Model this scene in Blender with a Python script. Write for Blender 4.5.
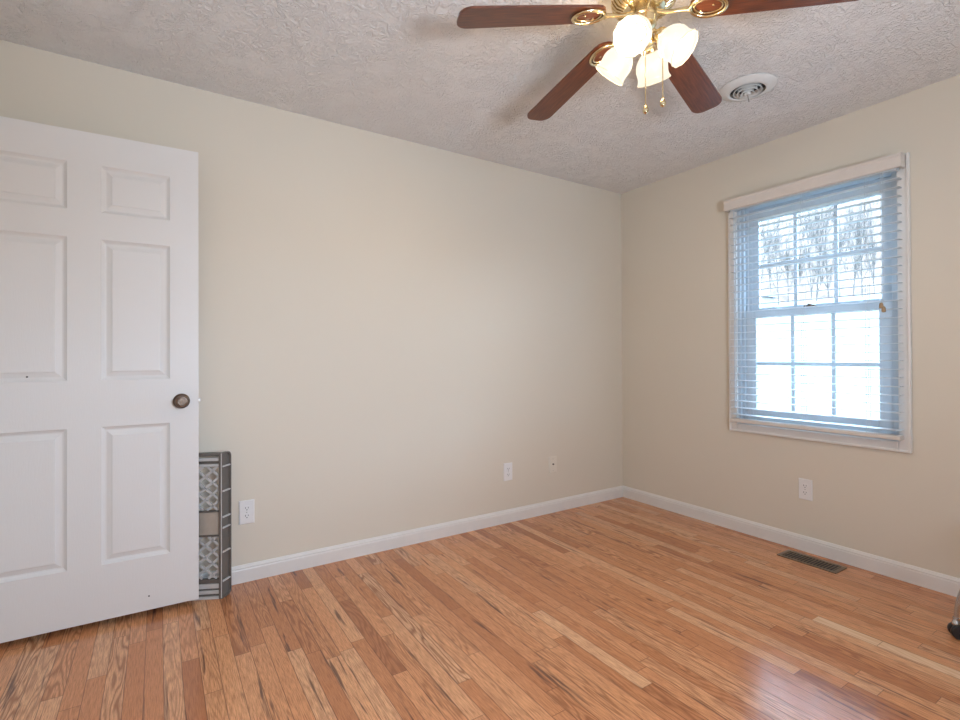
import bpy, bmesh, math, random
from mathutils import Vector, Matrix, Euler

PI = math.pi
sc = bpy.context.scene
for o in list(bpy.data.objects):
    bpy.data.objects.remove(o, do_unlink=True)
col = sc.collection
R = math.radians

# ------------------------------------------------------------------ camera
cam_d = bpy.data.cameras.new('camera')
cam = bpy.data.objects.new('camera', cam_d)
col.objects.link(cam)
fw = Vector((0.5403, 0.8415, 0.0053)).normalized()
ri = Vector((0.8415, -0.5402, -0.0040))
ri = (ri - fw * ri.dot(fw)).normalized()
up = ri.cross(fw)
m = Matrix((ri, up, -fw)).transposed().to_4x4()
m.translation = Vector((-3.1493, -2.7822, 1.1349))
cam.matrix_world = m
cam_d.sensor_fit = 'HORIZONTAL'
cam_d.sensor_width = 36.0
cam_d.lens = 500.674 / 960 * 36.0
cam_d.shift_y = -6.72 / 960
cam_d.clip_start = 0.02
cam_d.clip_end = 300
sc.camera = cam

# ------------------------------------------------------------------ world, daylight, exposure
sc.view_settings.view_transform = 'Standard'
sc.view_settings.look = 'None'
sc.view_settings.gamma = 1.0
sc.view_settings.use_curve_mapping = False
sc.view_settings.exposure = 0.30
sc.cycles.sample_clamp_indirect = 2.5
sc.cycles.caustics_reflective = False
sc.cycles.caustics_refractive = False
sc.cycles.blur_glossy = 0.4

w = bpy.data.worlds.new('daylight_sky')
sc.world = w
w.use_nodes = True
wn, wl = w.node_tree.nodes, w.node_tree.links
bg = wn['Background']
bg.inputs['Color'].default_value = (0.44, 0.69, 1.0, 1)
bg.inputs['Strength'].default_value = 22.0

def area(name, loc, rot, sx, sy, power, colr, portal=False):
    d = bpy.data.lights.new(name, 'AREA')
    d.shape = 'RECTANGLE'
    d.size, d.size_y = sx, sy
    d.energy = power
    d.color = colr
    if portal:
        d.cycles.is_portal = True
    o = bpy.data.objects.new(name, d)
    col.objects.link(o)
    o.location = loc
    o.rotation_euler = rot
    return o
# portal that guides the sky through the blinds' window; then portal and fill lamps for the window added behind the camera
area('window_portal', (0.17, -1.38, 1.39), (0, R(90), 0), 1.40, 0.84, 1, (1, 1, 1), True)
area('added_window_portal', (-2.45, -3.83, 1.45), (R(90), 0, 0), 0.7, 0.9, 1, (1, 1, 1), True)
area('added_rear_fill', (-2.45, -4.15, 2.15), (R(55), 0, 0), 1.0, 0.8, 38, (0.90, 0.94, 1.0))  # added fill lamp behind the camera, aimed down at floor and walls
area('added_ceiling_fill', (-2.45, -3.735, 1.10), (R(140), 0, 0), 0.66, 0.25, 40, (0.93, 0.95, 1.0))  # added fill lamp in the rear opening, aimed up to brighten the ceiling

# ------------------------------------------------------------------ node helpers
class NT:
    def __init__(s, name):
        s.m = bpy.data.materials.new(name)
        s.m.use_nodes = True
        s.t = s.m.node_tree
        s.t.nodes.clear()
        s.out = s.t.nodes.new('ShaderNodeOutputMaterial')
    def n(s, typ, **kw):
        nd = s.t.nodes.new(typ)
        for k, v in kw.items():
            setattr(nd, k, v)
        return nd
    def l(s, a, b):
        s.t.links.new(a, b)
    def put(s, sock, v):
        if v is None:
            return
        if isinstance(v, bpy.types.NodeSocket):
            s.l(v, sock)
        else:
            sock.default_value = v
    def math(s, op, a, b=None, c=None, clamp=False):
        nd = s.n('ShaderNodeMath', operation=op, use_clamp=clamp)
        s.put(nd.inputs[0], a)
        s.put(nd.inputs[1], b)
        s.put(nd.inputs[2], c)
        return nd.outputs[0]
    def comb(s, x, y, z):
        nd = s.n('ShaderNodeCombineXYZ')
        s.put(nd.inputs[0], x); s.put(nd.inputs[1], y); s.put(nd.inputs[2], z)
        return nd.outputs[0]
    def obj(s):
        return s.n('ShaderNodeTexCoord').outputs['Object']
    def sep(s, v):
        nd = s.n('ShaderNodeSeparateXYZ')
        s.l(v, nd.inputs[0])
        return nd.outputs
    def noise(s, vec, scale, detail=2.0, rough=0.5, dist=0.0, out='Fac'):
        nd = s.n('ShaderNodeTexNoise')
        if vec is not None:
            s.l(vec, nd.inputs['Vector'])
        nd.inputs['Scale'].default_value = scale
        nd.inputs['Detail'].default_value = detail
        nd.inputs['Roughness'].default_value = rough
        nd.inputs['Distortion'].default_value = dist
        return nd.outputs[out]
    def white(s, dims, vec=None, wv=None):
        nd = s.n('ShaderNodeTexWhiteNoise', noise_dimensions=dims)
        if vec is not None:
            s.l(vec, nd.inputs['Vector'])
        if wv is not None:
            s.put(nd.inputs['W'], wv)
        return nd.outputs['Value'], nd.outputs['Color']
    def ramp(s, fac, stops, interp='LINEAR'):
        nd = s.n('ShaderNodeValToRGB')
        nd.color_ramp.interpolation = interp
        e = nd.color_ramp.elements
        while len(e) < len(stops):
            e.new(0.5)
        for el, (p, c) in zip(e, stops):
            el.position = p
            el.color = (*c, 1) if len(c) == 3 else c
        s.l(fac, nd.inputs[0])
        return nd.outputs[0]
    def mix(s, fac, a, b, blend='MIX'):
        nd = s.n('ShaderNodeMix', data_type='RGBA', blend_type=blend)
        s.put(nd.inputs['Factor'], fac)
        ia = [i for i in nd.inputs if i.name == 'A' and i.type == 'RGBA'][0]
        ib = [i for i in nd.inputs if i.name == 'B' and i.type == 'RGBA'][0]
        s.put(ia, a if isinstance(a, bpy.types.NodeSocket) else (*a, 1))
        s.put(ib, b if isinstance(b, bpy.types.NodeSocket) else (*b, 1))
        return [o for o in nd.outputs if o.type == 'RGBA'][0]
    def bump(s, h, strength, dist):
        nd = s.n('ShaderNodeBump')
        nd.inputs['Strength'].default_value = strength
        nd.inputs['Distance'].default_value = dist
        s.l(h, nd.inputs['Height'])
        return nd.outputs[0]
    def bsdf(s, color, rough=0.5, metal=0.0, normal=None, spec=0.5, **kw):
        nd = s.n('ShaderNodeBsdfPrincipled')
        s.put(nd.inputs['Base Color'], color if isinstance(color, bpy.types.NodeSocket) else (*color, 1))
        s.put(nd.inputs['Roughness'], rough)
        nd.inputs['Metallic'].default_value = metal
        nd.inputs['Specular IOR Level'].default_value = spec
        if normal is not None:
            s.l(normal, nd.inputs['Normal'])
        for k, v in kw.items():
            s.put(nd.inputs[k], v)
        s.l(nd.outputs[0], s.out.inputs[0])
        return nd

def simple(name, c, rough=0.5, metal=0.0, var=0.06, scale=30, bump=0.0, spec=0.5, **kw):
    t = NT(name)
    v = t.obj()
    nz = t.noise(v, scale, 3)
    lo = tuple(x * (1 - var) for x in c)
    hi = tuple(min(1, x * (1 + var)) for x in c)
    colr = t.ramp(nz, [(0.3, lo), (0.7, hi)])
    nm = t.bump(nz, bump, 0.002) if bump else None
    t.bsdf(colr, rough, metal, nm, spec, **kw)
    return t.m

M = {}
# painted plaster
t = NT('cream_wall_paint')
v = t.obj()
nz = t.noise(v, 190, 3, 0.6)
big = t.noise(v, 0.9, 2)
t.bsdf(t.ramp(big, [(0.3, (0.690, 0.628, 0.525)), (0.7, (0.710, 0.648, 0.545))]), 0.55, 0, t.bump(nz, 0.10, 0.001), 0.35)
M['wall'] = t.m
# stomped ceiling texture
t = NT('textured_ceiling_paint')
v = t.obj()
n1 = t.noise(v, 21, 2.0, 0.5, 1.8)
r1 = t.math('ABSOLUTE', t.math('SUBTRACT', n1, 0.5))
ridge = t.math('SUBTRACT', 1.0, t.math('MULTIPLY', r1, 11.0), clamp=True)
n2 = t.noise(v, 48, 2.5, 0.55, 1.0)
r2 = t.math('ABSOLUTE', t.math('SUBTRACT', n2, 0.47))
ridge2 = t.math('SUBTRACT', 1.0, t.math('MULTIPLY', r2, 12.0), clamp=True)
patch = t.noise(v, 7.0, 2)
patch = t.math('MULTIPLY', t.math('SUBTRACT', patch, 0.34), 6.0, clamp=True)
h = t.math('ADD', t.math('MULTIPLY', ridge, patch), t.math('MULTIPLY', ridge2, 0.45))
t.bsdf((0.87, 0.86, 0.85), 0.75, 0, t.bump(h, 0.85, 0.0050), 0.2)
M['ceiling'] = t.m
# oak strip floor
t = NT('oak_strip_floor')
v = t.obj()
X, Y, Z = t.sep(v)
W = 0.057
u = t.math('DIVIDE', X, W)
i = t.math('FLOOR', u)
fu = t.math('FRACT', u)
ra, _ = t.white('1D', wv=i)
rb, _ = t.white('1D', wv=t.math('ADD', i, 311.7))
L = t.math('ADD', 0.45, t.math('MULTIPLY', rb, 0.65))
vv = t.math('ADD', t.math('DIVIDE', Y, L), t.math('MULTIPLY', ra, 17.0))
j = t.math('FLOOR', vv)
fv = t.math('FRACT', vv)
idv, idc = t.white('2D', vec=t.comb(i, j, 0))
idr, idg, idb = t.sep(idc)
base = t.ramp(idv, [(0.0, (0.480, 0.180, 0.072)), (0.15, (0.630, 0.260, 0.110)), (0.5, (0.760, 0.345, 0.155)),
                    (0.8, (0.800, 0.395, 0.190)), (1.0, (0.830, 0.465, 0.250))])
gx = t.math('ADD', X, t.math('MULTIPLY', idr, 7.0))
gy = t.math('ADD', Y, t.math('MULTIPLY', idg, 13.0))
fine = t.noise(t.comb(t.math('MULTIPLY', gx, 9.0), t.math('MULTIPLY', gy, 0.42), 0), 40, 4, 0.65)
rings = t.noise(t.comb(t.math('MULTIPLY', gx, 11.0), t.math('MULTIPLY', gy, 1.1), idb), 1.5, 1.6, 0.5)
cath = t.math('SINE', t.math('MULTIPLY', rings, 95.0))
cath = t.math('MULTIPLY', t.math('ADD', cath, 1.0), 0.5)
cath = t.math('POWER', cath, 1.8)
c1 = t.mix(t.math('MULTIPLY', t.math('SUBTRACT', 0.58, fine), 3.0, clamp=True), base, (0.30, 0.105, 0.040))
c2 = t.mix(t.math('MULTIPLY', cath, t.math('MULTIPLY', t.math('POWER', idg, 1.6), 0.85)), c1, (0.27, 0.095, 0.038))
strk = t.noise(t.comb(t.math('MULTIPLY', gx, 30.0), t.math('MULTIPLY', gy, 1.5), 3.0), 1.5, 3, 0.6, 0.4)
strk = t.math('MULTIPLY', t.math('SUBTRACT', strk, 0.615), 11.0, clamp=True)
c3 = t.mix(t.math('MULTIPLY', strk, 0.85), c2, (0.105, 0.045, 0.030))
kn = t.n('ShaderNodeTexVoronoi')
t.l(t.comb(t.math('MULTIPLY', gx, 1.0), t.math('MULTIPLY', gy, 0.45), idb), kn.inputs['Vector'])
kn.inputs['Scale'].default_value = 5.0
knot = t.math('MULTIPLY', t.math('SUBTRACT', 0.055, kn.outputs['Distance']), 28.0, clamp=True)
c4 = t.mix(t.math('MULTIPLY', knot, 0.8), c3, (0.085, 0.035, 0.022))
# one pale, strongly figured board near the right wall
pale = t.mix(t.math('MULTIPLY', cath, 0.45), (0.84, 0.56, 0.35), (0.58, 0.30, 0.15))
pi_ = t.math('COMPARE', i, -14.0, 0.5)
py_ = t.math('MULTIPLY', t.math('LESS_THAN', Y, -1.74), t.math('GREATER_THAN', Y, -2.65))
pm = t.math('MULTIPLY', pi_, py_)
c5 = t.mix(pm, c4, pale)
ed = t.math('MINIMUM', fu, t.math('SUBTRACT', 1.0, fu))
gap = t.math('SUBTRACT', 1.0, t.math('MULTIPLY', ed, 30.0), clamp=True)
edv = t.math('MULTIPLY', t.math('MINIMUM', fv, t.math('SUBTRACT', 1.0, fv)), L)
gapv = t.math('SUBTRACT', 1.0, t.math('MULTIPLY', edv, 620.0), clamp=True)
g = t.math('MAXIMUM', gap, gapv)
c6 = t.mix(t.math('MULTIPLY', g, 0.85), c5, (0.09, 0.035, 0.02))
hgt = t.math('SUBTRACT', t.math('MULTIPLY', fine, 0.12), g)
rg = t.math('ADD', 0.13, t.math('MULTIPLY', t.noise(v, 3.0, 3), 0.14))
t.bsdf(c6, rg, 0, t.bump(hgt, 0.20, 0.0012), 0.5)
M['floor'] = t.m

M['trim'] = simple('white_trim_paint', (0.76, 0.735, 0.70), 0.38, var=0.02, scale=8)
# moulded door skin with a fine pressed grain
t = NT('white_door_paint')
v = t.obj()
dx, dy, dz = t.sep(v)
gr = t.noise(t.comb(t.math('MULTIPLY', dx, 12.0), dy, t.math('MULTIPLY', dz, 1.3)), 22, 4, 0.6, 0.6)
t.bsdf((0.745, 0.73, 0.715), 0.42, 0, t.bump(gr, 0.22, 0.0016), 0.45)
M['door'] = t.m
M['vinyl'] = simple('white_window_vinyl', (0.60, 0.645, 0.68), 0.35, var=0.02)
M['plate'] = simple('white_plate_plastic', (0.80, 0.785, 0.77), 0.35, var=0.01)
M['creamplate'] = simple('cream_plate_plastic', (0.74, 0.68, 0.58), 0.4, var=0.01)
M['slot'] = simple('dark_slot', (0.02, 0.02, 0.02), 0.7)
# blind slats: thin white plastic that lets a little light through
t = NT('white_blind_slat')
p = t.bsdf(t.ramp(t.noise(t.obj(), 8, 2), [(0.3, (0.80, 0.81, 0.81)), (0.7, (0.84, 0.85, 0.85))]), 0.4, 0, None, 0.4)
tr = t.n('ShaderNodeBsdfTranslucent')
tr.inputs[0].default_value = (0.80, 0.87, 0.93, 1)
ms = t.n('ShaderNodeMixShader')
ms.inputs[0].default_value = 0.22
t.l(p.outputs[0], ms.inputs[1]); t.l(tr.outputs[0], ms.inputs[2]); t.l(ms.outputs[0], t.out.inputs[0])
M['slat'] = t.m
M['valance'] = simple('white_valance', (0.70, 0.645, 0.59), 0.4, var=0.02)
M['cord'] = simple('grey_cord', (0.62, 0.64, 0.66), 0.8)
M['tassel'] = simple('tan_wood_tassel', (0.36, 0.24, 0.13), 0.5, var=0.2)
# clear window glass
t = NT('clear_window_glass')
tb = t.n('ShaderNodeBsdfTransparent'); tb.inputs[0].default_value = (0.96, 0.98, 0.98, 1)
gb = t.n('ShaderNodeBsdfGlossy'); gb.inputs['Roughness'].default_value = 0.02
lw = t.n('ShaderNodeLayerWeight'); lw.inputs[0].default_value = 0.25
ms = t.n('ShaderNodeMixShader')
t.l(t.math('MULTIPLY', lw.outputs['Fresnel'], 0.6), ms.inputs[0])
t.l(tb.outputs[0], ms.inputs[1]); t.l(gb.outputs[0], ms.inputs[2]); t.l(ms.outputs[0], t.out.inputs[0])
M['glass'] = t.m
M['brass'] = simple('polished_brass', (0.80, 0.66, 0.41), 0.22, 1.0, var=0.08, scale=20)
M['antbrass'] = simple('aged_bronze', (0.16, 0.12, 0.095), 0.34, 1.0, var=0.25, scale=60)
M['nickel'] = simple('dull_steel', (0.50, 0.48, 0.45), 0.45, 1.0)
# fan blade wood
t = NT('mahogany_blade')
v = t.obj()
bx_, by_, bz_ = t.sep(v)
gn = t.noise(t.comb(t.math('MULTIPLY', bx_, 1.2), t.math('MULTIPLY', by_, 18.0), bz_), 9, 4, 0.6, 0.3)
gc = t.ramp(gn, [(0.30, (0.060, 0.016, 0.008)), (0.5, (0.125, 0.036, 0.016)), (0.72, (0.205, 0.066, 0.028))])
t.bsdf(gc, 0.33, 0, None, 0.5, **{'Coat Weight': 0.35, 'Coat Roughness': 0.28})
M['blade'] = t.m
# lit frosted glass lamp shade
t = NT('frosted_lit_shade')
p = t.bsdf((0.006, 0.006, 0.005), 0.35, 0, None, 0.5)
p.inputs['Emission Color'].default_value = (1.0, 0.92, 0.76, 1)
p.inputs['Emission Strength'].default_value = 0.92
tr = t.n('ShaderNodeBsdfTransparent')
tr.inputs[0].default_value = (1.0, 0.96, 0.88, 1)
ms = t.n('ShaderNodeMixShader')
ms.inputs[0].default_value = 0.34
t.l(p.outputs[0], ms.inputs[1]); t.l(tr.outputs[0], ms.inputs[2]); t.l(ms.outputs[0], t.out.inputs[0])
M['shade'] = t.m
t = NT('glowing_bulb')
e = t.n('ShaderNodeEmission'); e.inputs[0].default_value = (1.0, 0.84, 0.60, 1); e.inputs[1].default_value = 2.2
tr = t.n('ShaderNodeBsdfTransparent')
ms = t.n('ShaderNodeMixShader')
ms.inputs[0].default_value = 0.5
t.l(e.outputs[0], ms.inputs[1]); t.l(tr.outputs[0], ms.inputs[2]); t.l(ms.outputs[0], t.out.inputs[0])
M['bulb'] = t.m
t = NT('lit_cream_rim')
p = t.bsdf((0.10, 0.09, 0.07), 0.4)
p.inputs['Emission Color'].default_value = (1.0, 0.86, 0.62, 1)
p.inputs['Emission Strength'].default_value = 0.72
M['rim'] = t.m
M['vent'] = simple('white_vent_enamel', (0.72, 0.72, 0.70), 0.4, var=0.03)
M['ventdark'] = simple('dark_duct', (0.035, 0.045, 0.055), 0.6)
M['register'] = simple('brown_register_steel', (0.23, 0.165, 0.11), 0.42, 0.5, var=0.15, scale=40)
M['gate'] = simple('taupe_gate_plastic', (0.13, 0.115, 0.10), 0.4, var=0.08)
M['gatelight'] = simple('pale_gate_plastic', (0.56, 0.55, 0.54), 0.42, var=0.04)
M['gatetan'] = simple('tan_gate_panel', (0.42, 0.36, 0.30), 0.5, var=0.05)
M['chrome'] = simple('grey_steel_tube', (0.55, 0.55, 0.56), 0.25, 1.0)
M['rubber'] = simple('black_caster_plastic', (0.018, 0.018, 0.02), 0.35)
M['fabric'] = simple('dark_grey_fabric', (0.10, 0.10, 0.11), 0.9, var=0.2, scale=200)
M['bark'] = simple('grey_bark', (0.045, 0.034, 0.027), 0.9, var=0.3)
t = NT('pale_winter_lawn')
gnz = t.noise(t.obj(), 0.6, 5, 0.65)
t.bsdf(t.ramp(gnz, [(0.35, (0.048, 0.046, 0.024)), (0.5, (0.072, 0.058, 0.036)), (0.65, (0.105, 0.080, 0.056))]), 0.9)
M['lawn'] = t.m
t = NT('pale_backdrop')  # for the backdrop added to tone down the sky behind the trees
hn = t.noise(t.obj(), 0.9, 5, 0.75)
t.bsdf(t.ramp(hn, [(0.38, (0.075, 0.050, 0.038)), (0.62, (0.16, 0.105, 0.075))]), 0.95, spec=0.1)
M['backdrop'] = t.m
M['shed'] = simple('brown_shed_boards', (0.16, 0.13, 0.11), 0.8, var=0.2)
M['roof'] = simple('dark_shingles', (0.10, 0.10, 0.11), 0.9, var=0.2)

# ------------------------------------------------------------------ mesh helpers
def box(bm, x0, x1, y0, y1, z0, z1, bev=0.0, mat=None):
    g = bmesh.ops.create_cube(bm, size=1.0)['verts']
    for vtx in g:
        vtx.co = Vector(((x0 + x1) / 2 + vtx.co.x * (x1 - x0), (y0 + y1) / 2 + vtx.co.y * (y1 - y0), (z0 + z1) / 2 + vtx.co.z * (z1 - z0)))
    if bev:
        es = list({e for vtx in g for e in vtx.link_edges})
        r_ = bmesh.ops.bevel(bm, geom=es, offset=bev, segments=2, affect='EDGES', profile=0.5)
        g = list({vtx for f in r_['faces'] for vtx in f.verts} | {vtx for vtx in g if vtx.is_valid})
    if mat is not None:
        bmesh.ops.transform(bm, matrix=mat, verts=g)
    return g

def lathe(bm, prof, segs=32, mat=None, wob=None, cap=True):
    rings = []
    for k, (r, z) in enumerate(prof):
        ring = []
        for s in range(segs):
            a = 2 * PI * s / segs
            rr = r * (1 + (wob(a, k) if wob else 0))
            ring.append(bm.verts.new((rr * math.cos(a), rr * math.sin(a), z)))
        rings.append(ring)
    for a, b in zip(rings, rings[1:]):
        for s in range(segs):
            bm.faces.new((a[s], a[(s + 1) % segs], b[(s + 1) % segs], b[s]))
    if cap:
        for ring in (rings[0], rings[-1]):
            if (ring[0].co - ring[segs // 2].co).length > 1e-5:
                try:
                    bm.faces.new(ring)
                except ValueError:
                    pass
    vs = [vtx for ring in rings for vtx in ring]
    if mat is not None:
        bmesh.ops.transform(bm, matrix=mat, verts=vs)
    return vs

def tube(bm, pts, rad, segs=10, closed=False, flat=1.0):
    pts = [Vector(p_) for p_ in pts]
    n = len(pts)
    rings = []
    nrm = None
    for k in range(n):
        if closed:
            d = (pts[(k + 1) % n] - pts[k - 1]).normalized()
        else:
            d = (pts[min(k + 1, n - 1)] - pts[max(k - 1, 0)]).normalized()
        if nrm is None:
            nrm = d.orthogonal().normalized()
        nrm = (nrm - d * nrm.dot(d))
        if nrm.length < 1e-5:
            nrm = d.orthogonal()
        nrm.normalize()
        bn = d.cross(nrm)
        r_ = rad[k] if isinstance(rad, (list, tuple)) else rad
        rings.append([bm.verts.new(pts[k] + (nrm * math.cos(2 * PI * s / segs) + bn * math.sin(2 * PI * s / segs) * flat) * r_) for s in range(segs)])
    lim = n if closed else n - 1
    for k in range(lim):
        a, b = rings[k], rings[(k + 1) % n]
        for s in range(segs):
            bm.faces.new((a[s], a[(s + 1) % segs], b[(s + 1) % segs], b[s]))
    if not closed:
        bm.faces.new(rings[0][::-1]); bm.faces.new(rings[-1])

def bez(p0, p1, p2, p3, n=12):
    o = []
    for k in range(n + 1):
        s = k / n
        o.append(Vector(p0) * (1 - s) ** 3 + Vector(p1) * 3 * s * (1 - s) ** 2 + Vector(p2) * 3 * s * s * (1 - s) + Vector(p3) * s ** 3)
    return o

def prism(bm, outline, y0, y1, axis='y', mat=None):
    """extrude a closed 2D outline (a, b) along an axis"""
    def P(a, b, h):
        return {'y': (a, h, b), 'x': (h, a, b), 'z': (a, b, h)}[axis]
    lo = [bm.verts.new(P(a, b, y0)) for a, b in outline]
    hi = [bm.verts.new(P(a, b, y1)) for a, b in outline]
    n = len(outline)
    for k in range(n):
        bm.faces.new((lo[k], lo[(k + 1) % n], hi[(k + 1) % n], hi[k]))
    bm.faces.new(lo[::-1]); bm.faces.new(hi)
    if mat is not None:
        bmesh.ops.transform(bm, matrix=mat, verts=lo + hi)

def obj(name, bm, mat, parent=None, smooth=False, angle=40):
    bmesh.ops.recalc_face_normals(bm, faces=bm.faces[:])
    me = bpy.data.meshes.new(name)
    bm.to_mesh(me)
    bm.free()
    me.materials.append(mat)
    if smooth:
        me.polygons.foreach_set('use_smooth', [True] * len(me.polygons))
        me.set_sharp_from_angle(angle=R(angle))
    o = bpy.data.objects.new(name, me)
    col.objects.link(o)
    if parent is not None:
        o.parent = parent
    return o

def thing(name, label, cat, loc=(0, 0, 0), rotz=0.0, group=None):
    o = bpy.data.objects.new(name, None)
    o.empty_display_size = 0.05
    col.objects.link(o)
    o.location = loc
    o.rotation_euler = (0, 0, rotz)
    o['label'] = label
    o['category'] = cat
    if group:
        o['group'] = group
    return o

def struct(o):
    o['kind'] = 'structure'
    return o

def NB():
    return bmesh.new()

def copy_tree(o, parent=None):
    c = o.copy()
    col.objects.link(c)
    c.parent = parent
    for ch in [q for q in bpy.data.objects if q.parent == o]:
        copy_tree(ch, c)
    return c

# ------------------------------------------------------------------ room shell
H = 2.44
XW, YS = -3.95, -3.70           # walls behind and left of the camera
bm = NB(); box(bm, XW - .12, .14, YS - .12, .12, -0.10, 0); struct(obj('floor', bm, M['floor']))
bm = NB(); box(bm, XW - .12, .14, YS - .12, .12, H, H + .10); struct(obj('ceiling', bm, M['ceiling']))
bm = NB(); box(bm, XW, 0, 0, .12, 0, H); struct(obj('wall_left', bm, M['wall']))
# window wall with its opening
OY0, OY1, OZ0, OZ1 = -1.798, -0.962, 0.695, 2.086
bm = NB()
for (y0, y1, z0, z1) in ((YS, OY0, 0, H), (OY1, .12, 0, H), (OY0, OY1, 0, OZ0), (OY0, OY1, OZ1, H)):
    box(bm, 0, .14, y0, y1, z0, z1)
struct(obj('wall_right', bm, M['wall']))
bm = NB(); box(bm, XW - .12, XW, YS, .12, 0, H); struct(obj('wall_rear_left', bm, M['wall']))
# wall behind the camera with a window opening added to bring in fill daylight
BX0, BX1, BZ0, BZ1 = -2.8, -2.1, 1.0, 1.9
bm = NB()
for (x0, x1, z0, z1) in ((XW - .12, BX0, 0, H), (BX1, .14, 0, H), (BX0, BX1, 0, BZ0), (BX0, BX1, BZ1, H)):
    box(bm, x0, x1, YS - .12, YS, z0, z1)
struct(obj('wall_rear', bm, M['wall']))
bm = NB()
for (x0, x1, z0, z1) in ((BX0, BX0 + .06, BZ0, BZ1), (BX1 - .06, BX1, BZ0, BZ1), (BX0 + .06, BX1 - .06, BZ0, BZ0 + .06), (BX0 + .06, BX1 - .06, BZ1 - .06, BZ1), (BX0 + .06, BX1 - .06, 1.40, 1.45), (-2.465, -2.435, BZ0 + .06, 1.40), (-2.465, -2.435, 1.45, BZ1 - .06)):
    box(bm, x0, x1, YS - .09, YS - .03, z0, z1, .004)
fill_win = struct(obj('added_fill_window', bm, M['vinyl']))  # frame of the unseen window added for fill light

# baseboards with a small moulded top
BB = [(0, 0), (.015, 0), (.015, .062), (.0125, .068), (.0135, .073), (.009, .080), (.006, .086), (0, .086)]
bm = NB(); prism(bm, [(-a, b) for a, b in BB], YS, 0, 'y'); struct(obj('baseboard_right', bm, M['trim']))
bm = NB(); prism(bm, [(-a, b) for a, b in BB], XW, -.015, 'x'); struct(obj('baseboard_left', bm, M['trim']))
bm = NB(); prism(bm, [(YS + a, b) for a, b in BB], XW, 0, 'x'); struct(obj('baseboard_rear', bm, M['trim']))

# ------------------------------------------------------------------ window in the right wall
casing = NB()
cw = .051
def casing_strip(bm, y0, y1, z0, z1):
    box(bm, -.017, 0, y0, y1, z0, z1, .004)
CY0, CY1, CZ0, CZ1 = OY0 - cw, OY1 + cw, OZ0 - cw, OZ1 + cw
casing_strip(casing, CY0, OY0 + .001, CZ0, CZ1)
casing_strip(casing, OY1 - .001, CY1, CZ0, CZ1)
casing_strip(casing, OY0 + .001, OY1 - .001, CZ0, OZ0)
casing_strip(casing, OY0 + .001, OY1 - .001, OZ1, CZ1)
# raised outer bead of the casing
for (y0, y1, z0, z1) in ((CY0, CY0 + .012, CZ0, CZ1), (CY1 - .012, CY1, CZ0, CZ1), (CY0 + .012, CY1 - .012, CZ0, CZ0 + .012), (CY0 + .012, CY1 - .012, CZ1 - .012, CZ1)):
    box(casing, -.023, -.0165, y0, y1, z0, z1, .0025)
win = struct(obj('window_1', casing, M['trim']))
j = NB()
box(j, 0, .138, OY0, OY0 + .016, OZ0, OZ1)
box(j, 0, .138, OY1 - .016, OY1, OZ0, OZ1)
box(j, 0, .138, OY0 + .016, OY1 - .016, OZ0, OZ0 + .018)
box(j, 0, .138, OY0 + .016, OY1 - .016, OZ1 - .016, OZ1)
for yy in (OY0 + .016, OY1 - .034):       # sash stops
    box(j, .018, .034, yy, yy + .018, OZ0 + .018, OZ1 - .016, .003)
    box(j, .064, .074, yy, yy + .018, OZ0 + .018, OZ1 - .016, .002)
obj('window_frame', j, M['vinyl'], win)
def sash(name, x0, x1, gz0, gz1, zlo, zhi, mz):
    gy0, gy1 = -1.702, -1.058
    b = NB()
    sy0, sy1 = OY0 + .017, OY1 - .017
    box(b, x0, x1, sy0, gy0, zlo, zhi, .003)
    box(b, x0, x1, gy1, sy1, zlo, zhi, .003)
    box(b, x0, x1, gy0, gy1, zlo, gz0, .003)
    box(b, x0, x1, gy0, gy1, gz1, zhi, .003)
    s_ = obj(name, b, M['vinyl'], win)
    b = NB()
    for k in (1, 2):
        yc = gy0 + (gy1 - gy0) * k / 3
        box(b, x0 + .006, x1 - .006, yc - .010, yc + .010, gz0, gz1, .002)
    box(b, x0 + .008, x1 - .008, gy0, gy1, mz - .010, mz + .010, .002)
    obj('muntin', b, M['vinyl'], s_)
    b = NB()
    xc = (x0 + x1) / 2
    box(b, xc - .0015, xc + .0015, gy0 + .0005, gy1 - .0005, gz0 + .0005, gz1 - .0005)
    obj('pane', b, M['glass'], s_)
    return s_
lower = sash('sash', .036, .062, .795, 1.372, OZ0 + .019, 1.412, 1.080)
upper = sash('sash', .076, .102, 1.432, 1.985, 1.390, OZ1 - .017, 1.700)
b = NB()
box(b, .024, .046, -1.40, -1.34, 1.412, 1.424, .003)
lathe(b, [(.012, 1.424), (.012, 1.432), (.004, 1.434)], 16, Matrix.Translation((.036, -1.37, 0)))
obj('sash_lock', b, M['antbrass'], lower)

# ------------------------------------------------------------------ faux wood blind
bl = thing('window_blind', 'white horizontal slat blind with moulded valance hanging over the window', 'blind', (0, -1.385, 2.13))
BY0, BY1 = -1.822, -0.948
def loc_box(b, x0, x1, y0, y1, z0, z1, bev=0):
    return box(b, x0, x1, y0 + 1.385, y1 + 1.385, z0 - 2.13, z1 - 2.13, bev)
b = NB()
vy0, vy1 = -1.836, -0.922
prof = [(-.078, 2.060), (-.082, 2.066), (-.082, 2.110), (-.086, 2.118), (-.086, 2.127), (-.066, 2.127), (-.066, 2.060)]
prism(b, [(a, z - 2.13) for a, z in prof], vy0 + 1.385, vy1 + 1.385, 'y')
loc_box(b, -.066, -.0245, vy0, vy0 + .010, 2.060, 2.127)
loc_box(b, -.066, -.0245, vy1 - .010, vy1, 2.060, 2.127)
obj('valance', b, M['valance'], bl)
b = NB()
loc_box(b, -.064, -.026, BY0 + .010, BY1 - .015, 2.054, 2.110, .002)
obj('headrail', b, M['vinyl'], bl)
b = NB()
slat_z = [0.757 + .0432 * k for k in range(30)]
n_ = 8
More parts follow.
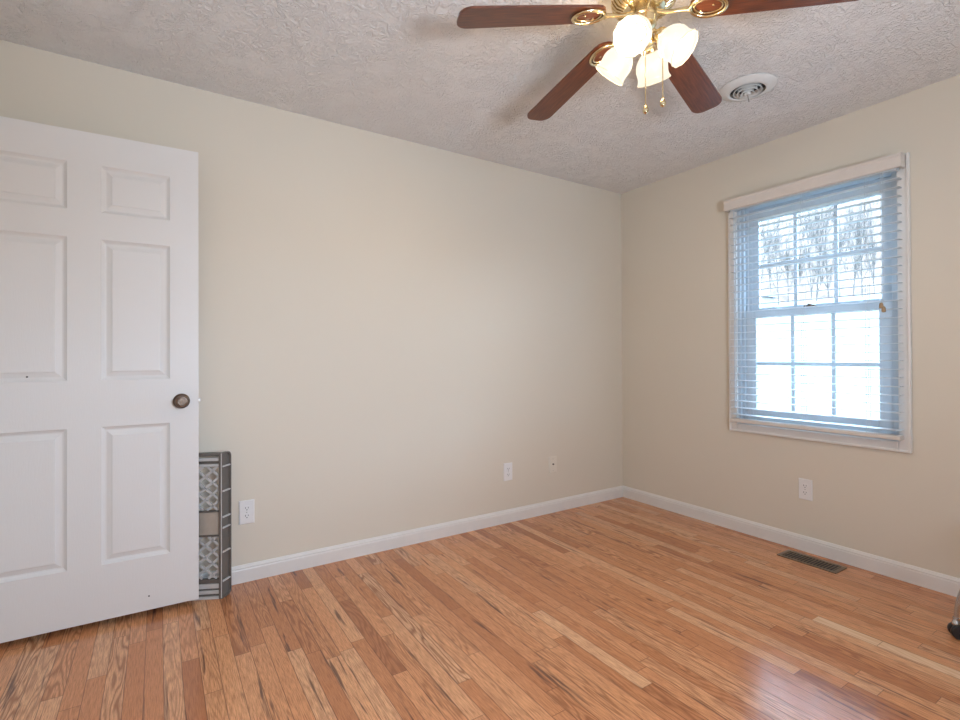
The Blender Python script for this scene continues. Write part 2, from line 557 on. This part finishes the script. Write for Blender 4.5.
for z in slat_z:
    # a slat: slightly crowned and tilted a few degrees
    top, bot = [], []
    for k in range(n_ + 1):
        s = k / n_ - .5
        x = -.0475 + .050 * s
        cz = z - 2.13 + .0016 * (1 - 4 * s * s) + (s * .050) * math.tan(R(2.0))
        top.append((x, cz + .0013)); bot.append((x, cz - .0013))
    prism(b, top + bot[::-1], BY0 + 1.385, BY1 + 1.385, 'y')
obj('slats', b, M['slat'], bl, True, 30)
b = NB()
prism(b, [(x, z - 2.13) for x, z in ((-.073, .713), (-.070, .708), (-.026, .708), (-.023, .713), (-.023, .726), (-.028, .731), (-.068, .731), (-.073, .726))], BY0 + 1.385, BY1 + 1.385, 'y')
obj('bottom_rail', b, M['valance'], bl)
for yc in (-1.07, -1.375, -1.682):
    b = NB()
    for x in (-.0735, -.0215):
        tube(b, [(x, yc + 1.385, 2.054 - 2.13), (x, yc + 1.385, .729 - 2.13)], .0009, 6)
    for z in slat_z:
        tube(b, [(-.0735, yc + 1.385, z - 2.13 - .0042), (-.0215, yc + 1.385, z - 2.13 - .0030)], .0006, 4)
    tube(b, [(-.0762, yc + 1.385 - .012, 2.054 - 2.13), (-.0762, yc + 1.385 - .012, .729 - 2.13)], .0008, 6)
    obj('ladder_cord', b, M['cord'], bl)
for k, (yc, ze) in enumerate(((-1.752, 1.388), (-1.762, 1.368))):
    b = NB()
    tube(b, [(-.079, yc + 1.385, 2.06 - 2.13), (-.079, yc + 1.385, ze - 2.13)], .0011, 6)
    lc = obj('lift_cord', b, M['cord'], bl)
    b = NB()
    lathe(b, [(.002, .014), (.006, .012), (.0085, .002), (.0095, -.010), (.008, -.0145), (.003, -.016)], 14, Matrix.Translation((-.0815, yc + 1.385, ze - 2.13 - .006)))
    obj('tassel', b, M['tassel'], lc, True)
b = NB()
tube(b, [(-.079, -.965 + 1.385, 2.062 - 2.13), (-.079, -.965 + 1.385, 2.045 - 2.13)], .002, 8)
tube(b, [(-.080, -.987 + 1.385, 2.048 - 2.13), (-.080, -.987 + 1.385, .80 - 2.13)], .0034, 6)
obj('tilt_wand', b, M['vinyl'], bl)

# ------------------------------------------------------------------ six panel door standing open along the left wall
dr = bpy.data.objects.new('door_1', None)
# built as one mesh in (s, depth, z): s runs from latch edge to hinge edge, depth 0 is the face seen
DW, DT, DZ0, DZ1 = .828, .035, 0.0, 2.0455
def door_mesh():
    b = NB()
    cols = [0, .111, .358, .470, .717, DW]
    rows = [DZ0, .232, .812, 1.008, 1.602, 1.716, 1.913, DZ1]
    def V(s, d, z):
        return b.verts.new((s, d, z))
    for side in (0, 1):
        y = 0 if side == 0 else DT
        sg = 1 if side == 0 else -1
        for ci in range(5):
            for ri in range(7):
                s0, s1, z0, z1 = cols[ci], cols[ci + 1], rows[ri], rows[ri + 1]
                if ci in (1, 3) and ri in (1, 3, 5):
                    prev = None
                    for off, dep in ((0, 0), (.004, .0045), (.012, .0110), (.017, .0118), (.036, .0045), (.0375, .0020), (.041, .0015)):
                        ring = [V(s0 + off, y + sg * dep, z0 + off), V(s1 - off, y + sg * dep, z0 + off), V(s1 - off, y + sg * dep, z1 - off), V(s0 + off, y + sg * dep, z1 - off)]
                        if prev:
                            for k in range(4):
                                b.faces.new((prev[k], prev[(k + 1) % 4], ring[(k + 1) % 4], ring[k]))
                        prev = ring
                    b.faces.new(prev)
                else:
                    b.faces.new((V(s0, y, z0), V(s1, y, z0), V(s1, y, z1), V(s0, y, z1)))
    for (s0, s1) in ((0, 0), (DW, DW)):
        b.faces.new((V(s0, 0, DZ0), V(s0, DT, DZ0), V(s0, DT, DZ1), V(s0, 0, DZ1)))
    for z in (DZ0, DZ1):
        b.faces.new((V(0, 0, z), V(DW, 0, z), V(DW, DT, z), V(0, DT, z)))
    bmesh.ops.remove_doubles(b, verts=b.verts[:], dist=1e-5)
    return b
bpy.data.objects.remove(dr)
dr = struct(obj('door_1', door_mesh(), M['door']))
# local +x runs to the hinge (world -x), local +y is into the door (world +y): mirrored through a rotated frame
dv = Vector((math.cos(R(179.03)), math.sin(R(179.03)), 0))
dn = Vector((-dv.y, dv.x, 0))
if dn.y < 0:
    dn = -dn
DM = Matrix((dv, dn, Vector((0, 0, 1)))).transposed()
me = dr.data
me.transform(DM.to_4x4()); me.flip_normals()
dr.location = (-2.9948, -.1526, 0.030)
def dpart(name, b, mat, smooth=True):
    bmesh.ops.transform(b, matrix=DM.to_4x4(), verts=b.verts[:])
    return obj(name, b, mat, dr, smooth)
for sgn, y0 in ((-1, 0.0), (1, DT)):
    b = NB()
    T = Matrix.Translation((.0674, y0, .907)) @ Matrix.Rotation(R(90 if sgn < 0 else -90), 4, 'X')
    lathe(b, [(.0335, .0), (.0335, .004), (.029, .008), (.017, .010), (.0135, .014), (.0125, .030), (.016, .036), (.0235, .041), (.0275, .048), (.0275, .055), (.0235, .061), (.017, .0625), (.0155, .0605), (.006, .0605), (.005, .063), (.0005, .063)], 36, T)
    k_ = dpart('door_knob', b, M['antbrass'])
    if sgn > 0:
        for vtx in k_.data.vertices:
            pass
b = NB()
box(b, -.010, .002, .011, .024, .899, .916, .002)
dpart('latch', b, M['nickel'], False)
for (s, z) in ((.1902, .0604), (.5932, 1.0287)):
    b = NB()
    lathe(b, [(.0035, 0), (.0035, .0006)], 10, Matrix.Translation((s, -.0001, z)) @ Matrix.Rotation(R(90), 4, 'X'))
    dpart('nail_hole', b, M['slot'], False)

# ------------------------------------------------------------------ outlets and jack
def plate_mesh(b, hw, hh, th=.0055):
    prev = None
    for off, d in ((0, 0), (.0005, .0025), (.004, th)):
        ring = [b.verts.new((x, -d, z)) for x, z in ((-hw + off, -hh + off), (hw - off, -hh + off), (hw - off, hh - off), (-hw + off, hh - off))]
        if prev:
            for k in range(4):
                b.faces.new((prev[k], prev[(k + 1) % 4], ring[(k + 1) % 4], ring[k]))
        else:
            b.faces.new(ring)
        prev = ring
    b.faces.new(prev)
def outlet(label, loc, rz):
    r_ = thing('wall_outlet', label, 'outlet', loc, rz, 'wall outlets')
    b = NB(); plate_mesh(b, .0365, .0600); obj('cover_plate', b, M['plate'], r_)
    for zc in (.0195, -.0195):
        b = NB()
        out = []
        for k in range(24):
            a = 2 * PI * k / 24
            out.append((.0172 * math.cos(a), max(-.0138, min(.0138, .0172 * math.sin(a))) + zc))
        prism(b, out, -.0072, -.0050, 'y')
        rec = obj('receptacle', b, M['plate'], r_)
        b = NB()
        box(b, -.0078, -.0052, -.0077, -.0070, zc - .0005, zc + .0075)
        box(b, .0052, .0078, -.0077, -.0070, zc + .0005, zc + .0070)
        lathe(b, [(.0026, 0), (.0026, .0006)], 10, Matrix.Translation((0, -.0071, zc - .0068)) @ Matrix.Rotation(R(90), 4, 'X'))
        obj('slot', b, M['slot'], rec)
    b = NB()
    lathe(b, [(.0032, 0), (.0032, .0012), (.0015, .0018)], 12, Matrix.Translation((0, -.0052, 0)) @ Matrix.Rotation(R(90), 4, 'X'))
    obj('screw', b, M['nickel'], r_)
outlet('white duplex wall outlet just right of the grey baby gate', (-2.7735, -.0002, .348), 0)
outlet('white duplex wall outlet left of the small cream jack plate on the long wall', (-1.1405, -.0002, .343), 0)
outlet('white duplex wall outlet below the window', (-.0002, -1.3575, .3555), R(-90))
jk = thing('wall_jack', 'cream wall plate with a single small jack near the corner of the long wall', 'wall plate', (-.7405, -.0002, .3435))
b = NB(); plate_mesh(b, .0365, .0600); obj('cover_plate', b, M['creamplate'], jk)
b = NB(); lathe(b, [(.0058, 0), (.0058, .004), (.0048, .009), (.0012, .009)], 14, Matrix.Translation((0, -.005, .004)) @ Matrix.Rotation(R(90), 4, 'X'))
obj('jack', b, M['antbrass'], jk, True)
for zc in (.042, -.042):
    b = NB(); lathe(b, [(.003, 0), (.003, .001)], 10, Matrix.Translation((0, -.0052, zc)) @ Matrix.Rotation(R(90), 4, 'X'))
    obj('screw', b, M['nickel'], jk)

# ------------------------------------------------------------------ pressure gate leaning behind the door edge
gt = thing('baby_gate', 'grey plastic baby gate with diamond lattice panels standing behind the open door edge', 'baby gate', (-2.8995, -.1453, 0))
gdir = Vector((-math.cos(R(25)), math.sin(R(25)), 0))     # along the face, away from the visible end
gnor = Vector((math.sin(R(25)), math.cos(R(25)), 0))      # into the gate, towards the wall
GM = Matrix((gdir, gnor, Vector((0, 0, 1)))).transposed().to_4x4()
GL, GH, GD = .228, .684, .034
CD = .066
G2 = Matrix((gdir, Vector((.69, .72, 0)).normalized(), Vector((0, 0, 1)))).transposed().to_4x4()
def gpart(name, b, mat, smooth=False, fr=None):
    bmesh.ops.transform(b, matrix=fr or GM, verts=b.verts[:])
    return obj(name, b, mat, gt, smooth)
# end channel: open towards the room, with cross ribs and rounded outer corners
b = NB()
def chan_outline(inset):
    r_ = .024
    o_ = []
    i0 = inset
    o_.append((i0, i0 + .0)); o_.append((i0, GH - i0))
    for k in range(7):
        a = PI / 2 * (1 - k / 6)
        o_.append((CD - i0 - r_ + r_ * math.cos(a), GH - i0 - r_ + r_ * math.sin(a)))
    for k in range(7):
        a = -PI / 2 * k / 6
        o_.append((CD - i0 - r_ + r_ * math.cos(a), i0 + r_ + r_ * math.sin(a)))
    return o_
oo, ii = chan_outline(0.0), chan_outline(.0045)
# rim wall of the channel along s (from -0.002 .. .034)
lo_o = [b.verts.new((0.0, d, z)) for d, z in oo]; hi_o = [b.verts.new((.014, d, z)) for d, z in oo]
lo_i = [b.verts.new((0.0, d, z)) for d, z in ii]; md_i = [b.verts.new((.010, d, z)) for d, z in ii]
n = len(oo)
for k in range(n):
    k2 = (k + 1) % n
    b.faces.new((lo_o[k], lo_o[k2], hi_o[k2], hi_o[k]))
    b.faces.new((lo_o[k], lo_o[k2], lo_i[k2], lo_i[k]))
    b.faces.new((lo_i[k], lo_i[k2], md_i[k2], md_i[k]))
b.faces.new(md_i); b.faces.new(hi_o)
ch = gpart('end_channel', b, M['gate'], fr=G2)
for z in (.618, .501, .379, .328, .215, .078):
    b = NB(); box(b, .001, .0101, .004, CD - .004, z - .003, z + .003); gpart('rib', b, M['gatelight'], fr=G2)
b = NB()
box(b, .0005, .004, -.0012, .004, .004, GH - .002, .001)
gpart('edge_bead', b, M['gatelight'], fr=G2)
# horizontal rails, three at the top and three at the bottom
for (z0, z1, mt, dd) in ((.668, .684, 'gate', 0), (.646, .661, 'gatelight', .004), (.634, .646, 'gate', .012), (.620, .632, 'gatelight', .004),
                         (.000, .012, 'gatelight', 0), (.012, .024, 'gate', .012), (.024, .040, 'gatelight', .003), (.040, .049, 'gate', .012), (.049, .070, 'gatelight', .003), (.070, .090, 'gate', .010)):
    b = NB(); box(b, .0145, GL, dd, GD - .006, z0, z1, .002 if dd < .01 else 0); gpart('rail', b, M[mt])
b = NB(); box(b, .0145, GL, .010, GD - .012, .298, .405, .003); gpart('middle_panel', b, M['gatetan'])
for z0 in (.405, .291):
    b = NB(); box(b, .0145, GL, .004, GD - .010, z0, z0 + .007, .002); gpart('panel_edge', b, M['gate'])
for (z0, z1) in ((.412, .620), (.090, .291)):
    b = NB()
    px, pz = .064, .055
    s0, s1 = .0145, GL
    # diagonal lattice bars clipped to the panel
    for sg in (1, -1):
        k = -12
        while k < 16:
            pts = []
            N = 80
            seg = None
            for q in range(N + 1):
                s = s0 + (s1 - s0) * q / N
                z = (z0 + z1) / 2 + sg * ((s - s0) * pz / px + (k * pz)) 
                if z0 <= z <= z1:
                    pts.append((s, z))
            if len(pts) > 3:
                (a0, b0), (a1, b1) = pts[0], pts[-1]
                d = Vector((a1 - a0, 0, b1 - b0)); ln = d.length; d.normalize()
                nn = Vector((-d.z, 0, d.x)) * .0052
                vs = []
                for yy in (.014, .020):
                    vs.append([b.verts.new((a0 + e.x, yy, b0 + e.z)) for e in (nn, -nn)] + [b.verts.new((a1 + e.x, yy, b1 + e.z)) for e in (-nn, nn)])
                lo, hi = vs
                b.faces.new(lo); b.faces.new(hi[::-1])
                for q in range(4):
                    b.faces.new((lo[q], lo[(q + 1) % 4], hi[(q + 1) % 4], hi[q]))
            k += 1
    gpart('lattice', b, M['gatelight'])

# ------------------------------------------------------------------ ceiling fan with light kit
FX, FY = -1.715, -1.622
fan = thing('ceiling_fan', 'polished brass ceiling fan with five mahogany blades and four lit frosted shades', 'ceiling fan', (FX, FY, H))
def Z(z):
    return z - H
b = NB()
lathe(b, [(.085, Z(2.44)), (.105, Z(2.434)), (.112, Z(2.42)), (.112, Z(2.392)), (.108, Z(2.385)), (.104, Z(2.372)), (.092, Z(2.356)), (.070, Z(2.346)), (.050, Z(2.342))], 60)
mh = obj('motor_housing', b, M['brass'], fan, True)
b = NB()                                           # ribbed underside
for k in range(36):
    a = 2 * PI * k / 36
    Rm = Matrix.Rotation(a, 4, 'Z')
    pts = [Rm @ Vector((r_, 0, Z(z))) for r_, z in ((.1105, 2.388), (.107, 2.371), (.094, 2.3535), (.072, 2.344))]
    tube(b, pts, .0028, 6)
obj('cooling_rib', b, M['brass'], mh, True)
b = NB()
lathe(b, [(.046, Z(2.345)), (.046, Z(2.318)), (.042, Z(2.314)), (.042, Z(2.290)), (.034, Z(2.282)), (.018, Z(2.276)), (.016, Z(2.262)), (.030, Z(2.254)), (.036, Z(2.244)), (.036, Z(2.226)), (.028, Z(2.214)), (.012, Z(2.208)), (.008, Z(2.202)), (.010, Z(2.196)), (.006, Z(2.188)), (.001, Z(2.186))], 40)
obj('switch_housing', b, M['brass'], fan, True)
ph = 158.27
for k in range(5):
    a = R(ph - 72 * k)
    droop = math.atan2(2.306 - 2.236, .66 - .203)
    T = Matrix.Rotation(a, 4, 'Z') @ Matrix.Translation((.203, 0, Z(2.306))) @ Matrix.Rotation(droop, 4, 'Y') @ Matrix.Rotation(R(-7.5), 4, 'X')
    # blade outline in its own plane: x along the blade from the bracket centre
    out = []
    def hw(x):
        s = (x + .055) / .517
        return .054 + .010 * min(1, max(0, s) * 1.15)
    x0, x1 = -.055, .462
    rc = .042
    for q in range(9):                      # rounded root
        aa = PI / 2 + PI * q / 8
        out.append((x0 + .045 + .045 * math.cos(aa) * 1.0, hw(x0) * math.sin(aa)))
    for q in range(1, 6):
        x = x0 + .045 + (x1 - rc - x0 - .045) * q / 5
        out.append((x, -hw(x)))
    for q in range(1, 8):
        aa = -PI / 2 + PI / 2 * q / 7
        out.append((x1 - rc + rc * math.cos(aa), -hw(x1) + rc + rc * math.sin(aa)))
    for q in range(0, 8):
        aa = PI / 2 * q / 7
        out.append((x1 - rc + rc * math.cos(aa), hw(x1) - rc + rc * math.sin(aa)))
    for q in range(5, 0, -1):
        x = x0 + .045 + (x1 - rc - x0 - .045) * q / 5
        out.append((x, hw(x)))
    b = NB()
    prism(b, out, -.0035, .0035, 'z')
    bmesh.ops.remove_doubles(b, verts=b.verts[:], dist=1e-5)
    blade = obj('blade', b, M['blade'], fan)
    blade.matrix_local = T
    # bracket: an oval brass loop under the blade root with an S-curved arm to the hub
    b = NB()
    ring = []
    for q in range(36):
        aa = 2 * PI * q / 36
        ring.append((.056 * math.cos(aa) + .004, .043 * math.sin(aa), -.0085))
    tube(b, ring, .0062, 10, True)
    ring = [(.044 * math.cos(2 * PI * q / 36) + .004, .031 * math.sin(2 * PI * q / 36), -.0065) for q in range(36)]
    tube(b, ring, .0032, 8, True)
    inv = T.inverted()
    Ra = Matrix.Rotation(a, 4, 'Z')
    hub = inv @ (Ra @ Vector((.040, 0, Z(2.332))))
    mid1 = inv @ (Ra @ Vector((.085, 0, Z(2.308))))
    mid2 = inv @ (Ra @ Vector((.115, 0, Z(2.318))))
    end = Vector((-.052, 0, -.0085))
    tube(b, bez(hub, mid1, mid2, end, 14), [.0095 - .003 * math.sin(PI * q / 14) for q in range(15)], 10)
    for xx, yy in ((.02, .0), (-.02, .022), (-.02, -.022)):
        lathe(b, [(.0045, -.0036), (.0045, -.0055), (.002, -.007)], 10, Matrix.Translation((xx, yy, 0)))
    br = obj('blade_bracket', b, M['brass'], blade, True)
# four lamps
view = math.atan2(-2.7822 - FY, -3.1493 - FX)
for k, off in enumerate((-16, 74, 164, 254)):
    a = view + R(off)
    Ra = Matrix.Rotation(a, 4, 'Z')
    tilt = R((55, 46, 38, 40)[k])                       # shade axis: outward and down
    ax = Vector((math.sin(tilt), 0, -math.cos(tilt)))
    neck = Vector((.055, 0, Z(2.240)))
    b = NB()
    tube(b, [Ra @ p_ for p_ in bez((.020, 0, Z(2.250)), (.032, 0, Z(2.266)), (.044, 0, Z(2.262)), neck, 12)], .0065, 10)
    S = Ra @ Matrix.Translation(neck) @ ax.to_track_quat('Z', 'Y').to_matrix().to_4x4() @ Matrix.Scale(1.05, 4)
    lathe(b, [(.010, -.012), (.020, -.008), (.0245, 0), (.0255, .012), (.0235, .020), (.021, .020), (.021, .004), (.008, .002)], 28, S)
    arm = obj('lamp_arm', b, M['brass'], fan, True)
    b = NB()
    prof = [(.0225, .010), (.0275, .016), (.036, .024), (.0455, .036), (.0515, .050), (.0535, .062), (.0525, .074), (.0515, .084), (.0520, .092), (.0545, .100), (.0565, .105),
            (.0548, .1055), (.0525, .100), (.0497, .092), (.0490, .084), (.0500, .074), (.0510, .062), (.0490, .050), (.0430, .036), (.0340, .0255), (.0255, .0185), (.0215, .012)]
    lathe(b, prof, 72, S, wob=lambda ang, i_: .022 * math.cos(12 * ang) * max(0, 1 - abs(i_ - 10.5) / 3.2), cap=False)
    sh = obj('lamp_shade', b, M['shade'], arm, True, 60)
    b = NB()
    tube(b, [S @ Vector((   .0558 * (1 + .022 * math.cos(12 * 2 * PI * q / 72)) * math.cos(2 * PI * q / 72),    .0558 * (1 + .022 * math.cos(12 * 2 * PI * q / 72)) * math.sin(2 * PI * q / 72), .1053)) for q in range(72)], .0017, 6, True)
    obj('shade_rim', b, M['rim'], arm, True)
    b = NB()
    lathe(b, [(.012, .006), (.012, .022), (.016, .034), (.0225, .048), (.0245, .060), (.0215, .073), (.013, .082), (.0005, .0845)], 24, S)
    bu = obj('bulb', b, M['bulb'], arm, True)
    ld = bpy.data.lights.new('bulb_light', 'POINT')
    ld.energy = 17.5
    ld.color = (1.0, 0.74, 0.47)
    ld.shadow_soft_size = .020
    lo = bpy.data.objects.new('bulb_light', ld)
    col.objects.link(lo)
    lo.location = Matrix.Translation((FX, FY, H)) @ S @ Vector((0, 0, .058))
# two pull chains
cr = Vector((math.cos(view + R(90)), math.sin(view + R(90)), 0))
for (side, zt, ze) in ((.004, 2.215, 1.985), (.060, 2.215, 2.000)):
    b = NB()
    p0 = -Vector((math.cos(view), math.sin(view), 0)) * -.030 + cr * side
    zz = zt
    if side > .03:
        tube(b, bez((cr * .034) + Vector((0, 0, Z(2.236))), (cr * .05) + Vector((0, 0, Z(2.24))), p0 + Vector((0, 0, Z(2.24))), p0 + Vector((0, 0, Z(2.21))), 8), .0013, 6)
    while zz > ze + .010:
        bmesh.ops.create_icosphere(b, subdivisions=1, radius=.0021, matrix=Matrix.Translation((p0.x, p0.y, Z(zz))))
        zz -= .0032
    tube(b, [(p0.x, p0.y, Z(zt)), (p0.x, p0.y, Z(ze + .008))], .0007, 5)
    pc = obj('pull_chain', b, M['brass'], fan, True)
    b = NB()
    lathe(b, [(.0015, .014), (.004, .012), (.0055, .007), (.0095, -.001), (.0105, -.008), (.0085, -.015), (.003, -.018), (.0005, -.0185)], 18, Matrix.Translation((p0.x, p0.y, Z(ze))))
    obj('pendant', b, M['brass'], pc, True)

# ------------------------------------------------------------------ round ceiling diffuser
vt = thing('ceiling_vent', 'round white ceiling air diffuser with concentric rings beside the fan', 'air vent', (-.733, -1.442, H))
vt.scale = (.92, .92, 1)
b = NB()
lathe(b, [(.118, -.0005), (.136, -.002), (.138, -.006), (.132, -.011), (.105, -.020), (.088, -.0235), (.084, -.0215), (.086, -.016), (.088, -.0005)], 56)
obj('outer_ring', b, M['vent'], vt, True)
b = NB(); lathe(b, [(.087, -.0006), (.087, -.002), (.001, -.002)], 40); obj('duct', b, M['ventdark'], vt)
for (r_, z) in ((.070, -.022), (.052, -.028), (.034, -.033)):
    b = NB()
    lathe(b, [(r_ - .007, z + .014), (r_ - .002, z + .001), (r_, z), (r_, z - .002), (r_ - .004, z - .002), (r_ - .009, z + .012)], 44, cap=False)
    for k in range(4):
        aa = PI / 2 * k + .4
        tube(b, [((r_ - .008) * math.cos(aa), (r_ - .008) * math.sin(aa), z + .010), ((r_ - .008) * math.cos(aa), (r_ - .008) * math.sin(aa), -.002)], .002, 6)
    obj('louver_ring', b, M['vent'], vt, True)
b = NB()
lathe(b, [(.014, -.022), (.016, -.034), (.013, -.038), (.0005, -.039)], 24)
obj('center_cap', b, M['vent'], vt, True)
b = NB()
tube(b, [(0, 0, -.038), (-.002, -.004, -.055), (-.006, -.010, -.078)], .0028, 8)
obj('damper_lever', b, M['nickel'], vt, True)

# ------------------------------------------------------------------ floor register
rg_ = thing('floor_register', 'brown metal slotted floor register set in the floor under the window', 'floor vent', (-.138, -1.444, 0))
hx, hy = .066, .148
b = NB()
ix, iy = .046, .128
for (x0, x1, y0, y1) in ((-hx, -ix, -hy, hy), (ix, hx, -hy, hy), (-ix, ix, -hy, -iy), (-ix, ix, iy, hy)):
    box(b, x0, x1, y0, y1, .0004, .0048, .0015)
obj('rim', b, M['register'], rg_)
b = NB(); box(b, -ix, ix, -iy, iy, .0003, .0010); obj('duct', b, M['slot'], rg_)
b = NB()
nb = 16
for k in range(nb):
    yc = -iy + 2 * iy * (k + .5) / nb
    box(b, -ix, ix, yc - .0026, yc + .0026, .0012, .0042)
obj('grille', b, M['register'], rg_)

# ------------------------------------------------------------------ rolling chair: one leg and caster reach into the frame
chx, chy = -.372, -2.435
chair = thing('rolling_stool', 'rolling stool whose curved grey tube leg and black caster show at the right edge', 'stool', (chx, chy, 0))
f0 = Vector((-.462 - chx, -2.118 - chy, 0))
for k in range(4):
    Rk = Matrix.Rotation(PI / 2 * k, 4, 'Z')
    fp = Rk @ f0
    dirn = fp.normalized()
    b = NB()
    pts = bez(fp + Vector((0, 0, .060)), fp + Vector((0, 0, .17)), dirn * .300 + Vector((0, 0, .29)), dirn * .150 + Vector((0, 0, .424)), 14)
    tube(b, pts, .0080, 12)
    lg = obj('leg', b, M['chrome'], chair, True)
    b = NB()
    c_ = fp + Vector((0, 0, .0)) - dirn * .006
    sw = R(35) + PI / 2 * k
    tdir = Vector((math.cos(sw), math.sin(sw), 0))
    for s in (-1, 1):
        Mx = Matrix.Translation(c_ + tdir * .0135 * s + Vector((0, 0, .0285))) @ tdir.to_track_quat('Z', 'Y').to_matrix().to_4x4()
        lathe(b, [(.012, -.009), (.0255, -.009), (.028, -.006), (.028, .006), (.0255, .009), (.012, .009)], 28, Mx)
    Mx = Matrix.Translation(c_ + Vector((0, 0, .0285))) @ tdir.to_track_quat('Z', 'Y').to_matrix().to_4x4()
    lathe(b, [(.006, -.024), (.006, .024)], 12, Mx)
    Mx = Matrix.Translation(c_ + Vector((0, 0, .032))) @ tdir.to_track_quat('Z', 'Y').to_matrix().to_4x4()
    lathe(b, [(.021, -.0040), (.021, .0040)], 24, Mx)
    cs = obj('caster', b, M['rubber'], lg, True)
    b = NB()
    lathe(b, [(.0135, .052), (.0135, .062), (.0105, .066), (.0105, .080)], 20, Matrix.Translation(fp))
    obj('caster_collar', b, M['chrome'], lg, True)
b = NB()
sd = math.atan2(f0.y, f0.x) + PI / 4
box(b, -.125, .125, -.125, .125, .420, .465, .020, Matrix.Rotation(sd, 4, 'Z'))
obj('seat', b, M['fabric'], chair, True)

# ------------------------------------------------------------------ outside: rising lawn, bare trees, a small shed
b = NB()
gx_ = [.6, 4, 8, 14, 22, 32, 45, 70]
gz_ = [-.55, -.50, -.10, 1.0, 3.0, 4.4, 6.0, 8.0]
ys = [-60 + 8 * k for k in range(16)]
grid = [[b.verts.new((x, y, z + .12 * math.sin(y * .21 + x))) for y in ys] for x, z in zip(gx_, gz_)]
for r0, r1 in zip(grid, grid[1:]):
    for k in range(len(ys) - 1):
        b.faces.new((r0[k], r0[k + 1], r1[k + 1], r1[k]))
ground = obj('lawn', b, M['lawn'], None, True)
ground['kind'] = 'structure'
b = NB()                                            # added backdrop behind the trees, dimmer than the open sky
hx_ = [64, 70, 77, 85, 94, 104]
hz_ = [6.2, 11, 17.5, 23.5, 27, 28]
hy_ = [10 + 2.5 * k for k in range(22)]
def backdrop_f(y):
    return max(0.0, min(1.0, (y - 12) / 10)) * max(0.0, min(1.0, (62 - y) / 10))
hg = [[b.verts.new((x + 1.5 * math.sin(y * .3), y, 6.0 + (z - 6.0) * backdrop_f(y) + .4 * math.sin(y * 1.1 + x))) for y in hy_] for x, z in zip(hx_, hz_)]
for r0, r1 in zip(hg, hg[1:]):
    for k in range(len(hy_) - 1):
        b.faces.new((r0[k], r0[k + 1], r1[k + 1], r1[k]))
hl = obj('added_backdrop', b, M['backdrop'], None, True)
hl['kind'] = 'structure'
def ground_z(x):
    for k in range(len(gx_) - 1):
        if gx_[k] <= x <= gx_[k + 1]:
            return gz_[k] + (gz_[k + 1] - gz_[k]) * (x - gx_[k]) / (gx_[k + 1] - gx_[k])
    return gz_[-1]
rnd = random.Random(5)
def tree_mesh(seed, hgt, spread):
    rn = random.Random(seed)
    b = NB()
    def grow(p, d, ln, r_, lev):
        pts = [p]
        q, dd = p, d
        for s in range(3):
            dd = (dd + Vector((rn.uniform(-.14, .14), rn.uniform(-.14, .14), rn.uniform(0, .12)))).normalized()
            q = q + dd * ln / 3
            pts.append(q)
        tube(b, pts, [r_, r_ * .88, r_ * .75, r_ * .6], 5 if lev < 2 else 3)
        if lev < 4:
            nch = (14, 5, 4, 2)[lev]
            for c in range(nch):
                tt = rn.uniform(.3, 1.0) if lev else rn.uniform(.08, 1.0)
                ii_ = min(2, int(tt * 3))
                base = pts[ii_].lerp(pts[ii_ + 1], tt * 3 - ii_)
                ax_ = Vector((rn.uniform(-1, 1), rn.uniform(-1, 1), rn.uniform(.1, .9))).normalized()
                nd = (dd * .6 + ax_ * .8).normalized()
                grow(base, nd, ln * (rn.uniform(.28, .36) if lev == 0 else rn.uniform(.5, .7)), r_ * (.40 if lev == 0 else .60), lev + 1)
    grow(Vector((0, 0, -.15)), Vector((0, 0, 1)), hgt * .80, hgt * .0095, 0)
    ext = max(max(abs(vtx.co.x), abs(vtx.co.y)) for vtx in b.verts)
    for vtx in b.verts:
        vtx.co.x *= spread / ext
        vtx.co.y *= spread / ext
    return b
cx_, cy_ = -3.15, -2.78
tk = 0
for X_, hgt, spr, slopes in ((38, 6.6, 1.40, (.362, .432, .497, .567)), (45, 7.6, 1.60, (.395, .465, .530)), (52, 8.6, 1.70, (.345, .412, .480, .548)), (59, 9.8, 1.80, (.375, .440, .510, .575))):
    for slope in slopes:
        Y_ = cy_ + (X_ - cx_) * slope
        tr_ = obj('bare_tree', tree_mesh(100 + tk, hgt, spr), M['bark'], None)
        tk += 1
        tr_.location = (X_, Y_, ground_z(X_))
        tr_['label'] = 'bare grey winter tree on the rising lawn beyond the window'
        tr_['category'] = 'tree'
        tr_['group'] = 'bare trees beyond the lawn'
sx, sy = 30.0, cy_ + (30.0 - cx_) * .540
sz = ground_z(30.0)
shed = thing('garden_shed', 'small dark shed far beyond the lawn at the left of the window', 'shed', (sx, sy, sz - .2))
b = NB(); box(b, -.7, .7, -.8, .8, 0, .95); obj('wall', b, M['shed'], shed)
b = NB(); prism(b, [(-.95, .94), (.95, .94), (0, 1.4)], -.85, .85, 'x'); obj('roof', b, M['roof'], shed)
